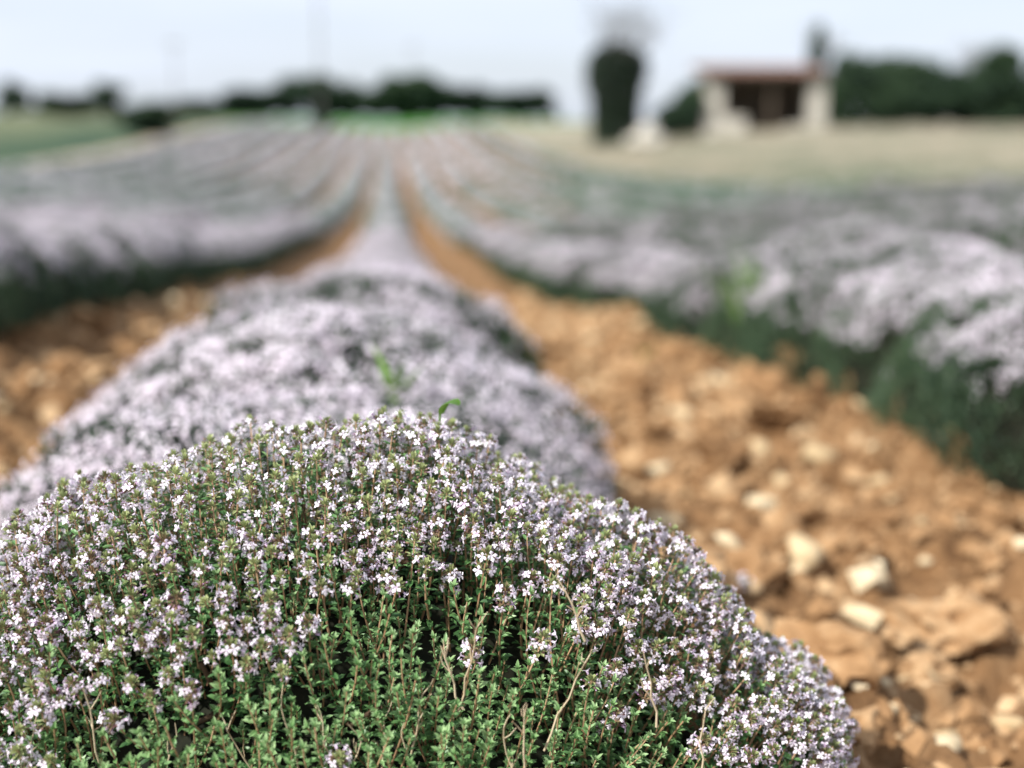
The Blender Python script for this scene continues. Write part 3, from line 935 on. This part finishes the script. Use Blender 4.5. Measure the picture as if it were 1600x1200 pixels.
# ------------------------------------------------------------------ weeds
def weed(loc, h, n, label, group=None, w=.010):
    g = Geo()
    for i in range(n):
        a = random.uniform(0, 6.283); out = np.array([math.cos(a), math.sin(a), 0])
        p0 = out * random.uniform(0, h * .2); L = h * random.uniform(.6, 1.1); sp = random.uniform(.25, .8)
        pts = [p0 + np.array([0, 0, 1]) * L * t + out * L * sp * t * t for t in np.linspace(0, 1, 5)]
        sv = np.array([-out[1], out[0], 0])
        wd = w * np.array([.5, 1, .9, .55, .05])
        V = np.concatenate([[p + sv * q * .5, p - sv * q * .5] for p, q in zip(pts, wd)])
        F = [(2 * j, 2 * j + 1, 2 * j + 3, 2 * j + 2) for j in range(4)]
        g.add(V, F, 0, random.uniform(.3, 1))
    o = link('weed', g.mesh('weed', [M['grass']]), loc=loc)
    return tag(o, label, 'weed', group)
for (q, h, n, lab) in (((1478, 628), .13, 26, 'bright green leafy weed at the foot of the dark-flanked thyme row'),
                       ((1320, 600), .09, 20, 'low green weed spreading under the dark-flanked thyme row'),
                       ((1010, 575), .07, 14, 'small grassy weed at the edge of the wide furrow')):
    x, y = on_ground(*q)
    weed((x, y, tz(x, y)), h, n, lab, None, .014)
for (q, dist, h, n, lab) in (((1170, 520), 4.6, .30, 40, 'tall bright green weed growing out of the dark-flanked thyme row'),
                             ((620, 610), 1.72, .07, 8, 'yellowish green sprout rising from the lilac bushes')):
    d = ray(*q); p = np.array([0, 0, CAM_Z]) + d * dist
    weed((p[0], p[1], p[2] - .02), h, n, lab, None, .016)
# broad curled leaf above the crest of the sharp bush
d = ray(688, 668); p = np.array([0, 0, CAM_Z]) + d * (1.055 / float(d @ FWD))
seed = link('seedling', None, loc=tuple(p + np.array([0, 0, .006]))); seed.scale = (1.35,) * 3
tag(seed, 'seedling with one broad curled green leaf above the crest of the sharp bush', 'seedling')
g = Geo(); g.tube([(-.004, 0, -.05), (-.002, 0, -.02), (0, 0, .004)], [.0009, .0008, .0007], 5, 0, .5)
link('stem', g.mesh('stem', [M['grass']]), seed)
uu, vv = np.meshgrid(np.linspace(-1, 1, 7), np.linspace(0, 1, 8))
wd = .0075 * np.sin(math.pi * np.clip(vv * .9 + .08, 0, 1)) ** .6
ang = vv * 2.4
V = np.stack([.001 + .0062 * (1 - np.cos(ang)) + 0 * uu, uu * wd - .002 * uu ** 2, .004 + .0085 * np.sin(ang)], -1)
V = np.stack([V[..., 0] + uu * wd * .5, V[..., 1], V[..., 2]], -1).reshape(-1, 3)
F = np.array([(r * 7 + c, r * 7 + c + 1, r * 7 + c + 8, r * 7 + c + 7) for r in range(7) for c in range(6)])
link('leaf', mesh_np('leaf', V, [F], [M['grass']], None, np.full(len(V), .25), True), seed)
# stray flowering tip lying beside the bush
x, y = on_ground(1165, 962)
st = link('fallen_sprig', TEMPL[0]['bm'], loc=(x, y, tz(x, y) + .05)); st.rotation_euler = (R(70), 0, .6); st.scale = (1.5,) * 3
link('flower_head', TEMPL[0]['hm'], st)
tag(st, 'loose thyme sprig with pale lilac flowers on orange soil beside the sharp bush', 'sprig')

# ------------------------------------------------------------------ dry grass on the slope to the right
n = 26000
t = rng.random(n) ** .6
x = X_RIGHT - .3 + 34 * t * rng.random(n); y = 14 + 62 * rng.random(n)
z = terrain(x, y)
P0 = np.stack([x, y, z], -1)
u3 = norm(np.stack([rng.normal(size=n) * .35, rng.normal(size=n) * .35, np.ones(n)], -1)); v3 = norm(np.cross(u3, rng.normal(size=(n, 3))))
g = Geo(); g.kites(P0, u3, v3, rng.uniform(.06, .20, n), rng.uniform(.02, .05, n), 0, np.clip(.02 + .65 * sstep(22, 56, y) + .6 * vnoise(x * .25, y * .25, seed=77) + rng.uniform(-.2, .2, n), 0, 1), 0)
tag(link('dry_grass', g.mesh('dry_grass', [M['straw']])), 'tufts of dry tan and olive grass on the slope by the shed', 'grass', kind='stuff')

# ------------------------------------------------------------------ trees
def crown_geo(seed, kind, n=4200):
    """unit crown: about 1 wide (x,y) and 1 tall (z 0..1)"""
    r2 = np.random.default_rng(seed)
    g = Geo()
    nl = {'round': 16, 'cone': 14, 'low': 14, 'column': 12}[kind]
    C = []
    for i in range(nl):
        zc = r2.uniform(.12, .88)
        if kind == 'cone': rad = .46 * (1 - zc) + .06
        elif kind == 'column': rad = .30
        elif kind == 'low': rad = .42 * math.sqrt(max(.05, 1 - zc * zc))
        else: rad = .40 * math.sqrt(max(.05, 1 - (2 * zc - 1) ** 2))
        a = r2.uniform(0, 6.283); q = rad * math.sqrt(r2.random())
        C.append((q * math.cos(a), q * math.sin(a), zc * .86 + .04, r2.uniform(.12, .21)))
    C = np.array(C)
    w = C[:, 3] ** 2; idx = r2.choice(nl, n, p=w / w.sum())
    v = norm(r2.normal(size=(n, 3)))
    rr = C[idx, 3] * r2.uniform(.55, 1.12, n)
    P = C[idx, :3] + v * rr[:, None]
    d = norm(r2.normal(size=(n, 3)) + v * .4); s = norm(np.cross(d, r2.normal(size=(n, 3))))
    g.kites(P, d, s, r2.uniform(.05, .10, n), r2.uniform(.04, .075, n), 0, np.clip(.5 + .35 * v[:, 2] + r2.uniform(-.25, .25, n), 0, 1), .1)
    return g
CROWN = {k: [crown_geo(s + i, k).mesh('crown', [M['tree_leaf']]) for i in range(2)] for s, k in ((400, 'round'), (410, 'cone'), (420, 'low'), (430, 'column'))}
def trunk_mesh(name, h, r, seed=0, limbs=5, mat='bark'):
    r2 = random.Random(seed); g = Geo()
    pts = np.array([(r2.uniform(-.05, .05) * h * t, r2.uniform(-.05, .05) * h * t, h * t) for t in np.linspace(0, 1, 6)])
    g.tube(pts, np.linspace(r, r * .35, 6), 8)
    for i in range(limbs):
        b = pts[2 + i % 3]; a = r2.uniform(0, 6.283)
        e = b + np.array([math.cos(a), math.sin(a), r2.uniform(.7, 1.3)]) * h * .35
        g.tube([b, (b + e) / 2 + np.array([0, 0, .05 * h]), e], [r * .45, r * .3, r * .12], 5)
    return g.mesh(name, [M[mat]], True)
TRUNK = trunk_mesh('trunk', .8, .035, 3)
PXM = lambda px, Y: px * Y / F_PX
def tree(name, px, top, base, wpx, Y, kind, label, cat, group=None):
    x, y = at_dist(px, Y)
    z = tz(x, y) - .05
    ztop = CAM_Z + (190 - top) / F_PX * Y
    H = max(ztop - z, .6); W = wpx / F_PX * Y
    e = link(name, None, loc=(x, y, z)); e.rotation_euler = (0, 0, random.uniform(0, 6.28))
    c = link('crown', random.choice(CROWN[kind]), e)
    low = .02 if kind == 'low' else .0
    c.location = (0, 0, H * low); c.scale = (W * 1.25, W * 1.25, H * (1.35 if kind == 'low' else 1.2 - low))
    t = link('trunk', TRUNK, e); t.scale = (H, H, H)
    return tag(e, label, cat, group)
G1 = 'dark trees beyond the bright green crop'
LBL = {495: 'tall domed dark tree right behind the tall pole, beyond the bright green crop', 640: 'tallest domed tree of the far line, a thin pole above it',
       668: 'tall rounded tree crowding the tallest dome of the far line', 842: 'last low tree of the far line, towards the ivy-clad tree',
       330: 'first low tree of the far line, next to the low dark shrub', 545: 'mid-height rounded tree beside the domed tree at the tall pole'}
L1 = 'low dark green broadleaf tree in the line beyond the bright green crop'
for (px_, top, w) in ((330, 160, 90), (385, 151, 95), (440, 150, 85), (495, 131, 95), (545, 141, 75), (592, 156, 80), (640, 129, 100), (668, 138, 80),
                      (706, 147, 85), (748, 144, 75), (800, 153, 85), (842, 151, 60)):
    tree('broadleaf_tree', px_, top, 190, w, 178 + random.uniform(-5, 8), 'round' if top < 145 else 'low', LBL.get(px_, L1), 'tree', G1)
tree('slender_tree', 20, 138, 185, 44, 120, 'round', 'small round tree standing alone on the rise beyond the green crop', 'tree')
tree('hedge_shrub', 85, 156, 185, 70, 122, 'low', 'low hedge shrub beside the lone round tree on the rise', 'shrub', 'hedge shrubs on the rise')
tree('hedge_shrub', 128, 158, 185, 70, 122, 'low', 'low hedge shrub beside the lone round tree on the rise', 'shrub', 'hedge shrubs on the rise')
tree('column_tree', 178, 138, 185, 46, 124, 'column', 'narrow upright tree at the end of the low hedge on the rise', 'tree')
tree('dark_shrub', 235, 172, 208, 100, 84, 'low', 'very dark dense shrub at the corner of the green crop and lilac field', 'shrub')
tree('dark_shrub', 290, 172, 190, 70, 170, 'low', 'low dark shrub where the far tree line begins', 'shrub')
tree('pole_shrub', 502, 182, 208, 34, 118, 'low', 'small dark shrub at the foot of the tall pole', 'shrub')
for (px_, top, w) in ((1318, 101, 62), (1372, 106, 62), (1402, 104, 85), (1450, 112, 80), (1500, 120, 80), (1535, 128, 70), (1620, 112, 70)):
    tree('broadleaf_tree', px_, top, 190, w, 84 + random.uniform(-3, 4), 'round', 'dark leafy tree in the thicket behind the shed', 'tree', 'thicket trees behind the shed')
for (px_, top, w) in ((1300, 150, 70), (1375, 158, 80), (1440, 155, 110), (1520, 155, 120), (1600, 150, 110)):
    tree('thicket_shrub', px_, top, 192, w, 80, 'low', 'low dark shrub filling the thicket behind the shed', 'shrub', 'thicket shrubs behind the shed')
tree('cone_tree', 1568, 92, 190, 110, 76, 'cone', 'pointed dark tree rising at the end of the thicket', 'tree')
tree('conifer_tree', 1270, 66, 120, 36, 82, 'cone', 'slim dark conifer tip showing above the shed roof', 'tree')
tree('broadleaf_shrub', 1082, 150, 197, 62, 69, 'low', 'dark green shrub against the end wall of the shed', 'shrub')
tree('broadleaf_shrub', 1050, 172, 197, 60, 70, 'low', 'low green shrub between cream boulder heap and shed', 'shrub')

def bare_crown(seed, n0, H, W, start):
    """fine leafless branches from height `start` up to H, spread W"""
    r2 = random.Random(seed); g = Geo()
    def grow(p, d, L, r, depth):
        q = p + d * L
        m = (p + q) / 2 + np.array([r2.uniform(-1, 1), r2.uniform(-1, 1), r2.uniform(-.4, .8)]) * L * .07
        g.tube([p, m, q], [r, r * .8, r * .55], 4 if depth > 1 else 3, 0, r2.uniform(.2, .9))
        if depth == 0: return
        for i in range(r2.randint(3, 4)):
            nd = norm(d + np.array([r2.uniform(-.9, .9), r2.uniform(-.9, .9), r2.uniform(-.1, .7)]))
            s = r2.uniform(.45, 1.0)
            grow(p + (q - p) * s, nd, L * r2.uniform(.45, .68), r * .5, depth - 1)
    for i in range(n0):
        a = r2.uniform(0, 6.283); sp = r2.uniform(.1, .8) * W / H
        grow(np.array([math.cos(a) * W * .06, math.sin(a) * W * .06, start]), norm(np.array([math.cos(a) * sp, math.sin(a) * sp, 1.0])), (H - start) * .55, .05, 4)
    return g.mesh('crown', [M['twig']])
# the ivy-clad tree
Y = 72.0
x, y = at_dist(962, Y); z = tz(x, y)
ivy = link('ivy_tree', None, loc=(x, y, z - .05))
tag(ivy, 'tall tree with thick black-green ivy round its trunk and thin leafless crown', 'tree')
Hm = CAM_Z + (190 - 78) / F_PX * Y - z; Wm = PXM(94, Y)
link('trunk', trunk_mesh('trunk', Hm * 1.1, .38, 8), ivy)
nI = 9000
zz = rng.random(nI); a = rng.uniform(0, 6.283, nI)
prof = .5 * (.80 + .22 * zz - .12 * np.exp(-((zz - .35) / .15) ** 2)) * (1 + .16 * vnoise(np.cos(a) * 1.7 + 9, np.sin(a) * 1.7, zz * 6, 90)) * np.where(zz > .86, np.sqrt(np.clip((1.06 - zz) / .2, 0, 1)), 1)
rr = prof * Wm * np.sqrt(rng.uniform(.45, 1.0, nI))
Pi = np.stack([np.cos(a) * rr, np.sin(a) * rr, zz * Hm * (1 + .06 * vnoise(np.cos(a) * 2, np.sin(a) * 2, seed=91))], -1)
d = norm(rng.normal(size=(nI, 3)) + [0, 0, -.4]); s = norm(np.cross(d, rng.normal(size=(nI, 3))))
g = Geo(); g.kites(Pi, d, s, rng.uniform(.16, .32, nI), rng.uniform(.14, .26, nI), 0, rng.random(nI), .1)
link('ivy', g.mesh('ivy', [M['ivy']]), ivy)
link('crown', bare_crown(5, 9, CAM_Z + (190 + 8) / F_PX * Y - z, PXM(250, Y), Hm * .72), ivy)
for (px_, top, w, Yd, lab) in ((1272, 42, 110, 86, 'thin leafless tree behind the shed roof'), (1505, 58, 90, 90, 'thin leafless tree behind the thicket')):
    x, y = at_dist(px_, Yd); z = tz(x, y)
    e = link('bare_tree', None, loc=(x, y, z - .05)); tag(e, lab, 'tree')
    H = CAM_Z + (190 - top) / F_PX * Yd - z
    link('trunk', trunk_mesh('trunk', H * .6, .12, int(px_)), e)
    link('crown', bare_crown(int(px_), 5, H, PXM(w, Yd), H * .45), e)

# ------------------------------------------------------------------ cream boulder heap by the ivy tree
x, y = at_dist(1010, 66.0); z = tz(x, y)
heap = link('boulder_heap', None, loc=(x, y, z)); tag(heap, 'pale cream boulder heap between ivy-clad tree and shed', 'boulders')
for i, (a, b, c, s) in enumerate(((0, 0, .45, .75), (-.62, .1, .25, .5), (.6, -.1, .28, .52), (.1, .2, .98, .42), (-.25, -.5, .2, .4), (.35, -.45, .2, .38))):
    o = link('boulder', mesh_np('boulder', STONES[i % 6][0], [STONES[i % 6][1]], [M['wall']], None, None, True), heap, (a, b, c)); o.scale = (s, s, s * .95); o.rotation_euler = (random.uniform(-.3, .3), random.uniform(-.3, .3), i)

# ------------------------------------------------------------------ open-fronted shed
Y = 68.0
x0, _ = at_dist(1103, Y); x1, _ = at_dist(1286, Y)
W = x1 - x0
zb = min(tz(x0, Y), tz(x1, Y))
Ht = CAM_Z + (190 - 116) / F_PX * Y - zb
shed = link('stone_shed', None, loc=((x0 + x1) / 2, Y, zb - .05)); shed.rotation_euler = (0, 0, R(-6))
tag(shed, 'open-fronted limestone shed with brownish red tile roof and dark interior', 'shed')
def shed_part(name, boxes, mat, parent=shed):
    g = Geo()
    for b in boxes: g.box(*b)
    return link(name, g.mesh(name, [M[mat]]), parent)
Dp = 4.2; h2 = W / 2
shed_part('wall', [(-h2, -h2 + .95, 0, .5, 0, Ht - .28)], 'wall')           # broad front pier
shed_part('wall', [(h2 - .85, h2, 0, .5, 0, Ht - .28)], 'wall')
shed_part('wall', [(-h2, -h2 + .45, .503, Dp, 0, Ht - .1)], 'wall')
shed_part('wall', [(h2 - .45, h2, .503, Dp, 0, Ht - .1)], 'wall')
shed_part('back_wall', [(-h2 + .453, h2 - .453, Dp - .4, Dp - .003, 0, Ht + .05)], 'beam')  # dark beam material paints the interior's shade onto this wall
shed_part('low_wall', [(-h2 + .953, -h2 + 2.2, .05, .45, 0, 1.15)], 'wall')
shed_part('low_wall', [(h2 - 2.0, h2 - .853, .05, .45, 0, .7)], 'wall')
shed_part('beam', [(-h2 + .1, h2 - .1, .06, .34, Ht - .277, Ht - .03)], 'beam')
shed_part('post', [(.25, .45, .1, .3, 0, Ht - .28)], 'beam')
roof = shed_part('roof', [(-h2 - .3, h2 + .3, -.55, Dp + .3, 0, .07)], 'beam')
roof.location = (0, 0, Ht - .02); roof.rotation_euler = (R(7), 0, 0)
tile_me = Geo()
ang = np.linspace(0, math.pi, 6)
prof = np.stack([np.cos(ang) * .125, np.zeros(6), np.sin(ang) * .085], -1)
ln = .62
V = np.concatenate([prof * [1.0, 1, 1.0], prof * [.86, 1, .86] + [0, ln, -.012]])
tile_me.add(V, [(i, i + 1, i + 7, i + 6) for i in range(5)], 0, .5)
tile_me = tile_me.mesh('tile', [M['roof']], True)
nx_ = int((W + .56) / .235); ny_ = int((Dp + .8) / .55)
for j in range(ny_):
    for i in range(nx_):
        t = link('tile', tile_me, roof, (-h2 - .2 + i * .235 + random.uniform(-.01, .01), -.58 + j * .55, .075 + random.uniform(0, .02)))
print('tiles', nx_ * ny_)

# ------------------------------------------------------------------ utility poles
for (px_, top, Yd, lab) in ((502, -75, 116, 'tall pole rising past the far tree line, shrub at its foot'), (277, 72, 150, 'thin distant pole above the gap in the far trees'), (646, 74, 186, 'thin distant pole above the domed far trees')):
    x, y = at_dist(px_, Yd); z = tz(x, y)
    e = link('utility_pole', None, loc=(x, y, z)); tag(e, lab, 'pole')
    H = CAM_Z + (190 - top) / F_PX * Yd - z
    g = Geo(); g.tube([(0, 0, -.2), (0, 0, H * .5), (0, 0, H)], [.09, .08, .06], 10); link('shaft', g.mesh('shaft', [M['pole']], True), e)
    g = Geo(); g.box(-.9, .9, -.06, .06, H - .5, H - .38); link('crossarm', g.mesh('crossarm', [M['pole']]), e)
    for q in (-.8, 0.28, .8):
        g = Geo(); g.tube([(q, 0, H - .38), (q, 0, H - .3), (q, 0, H - .2)], [.05, .07, .04], 6); link('insulator', g.mesh('insulator', [M['pole']]), e)
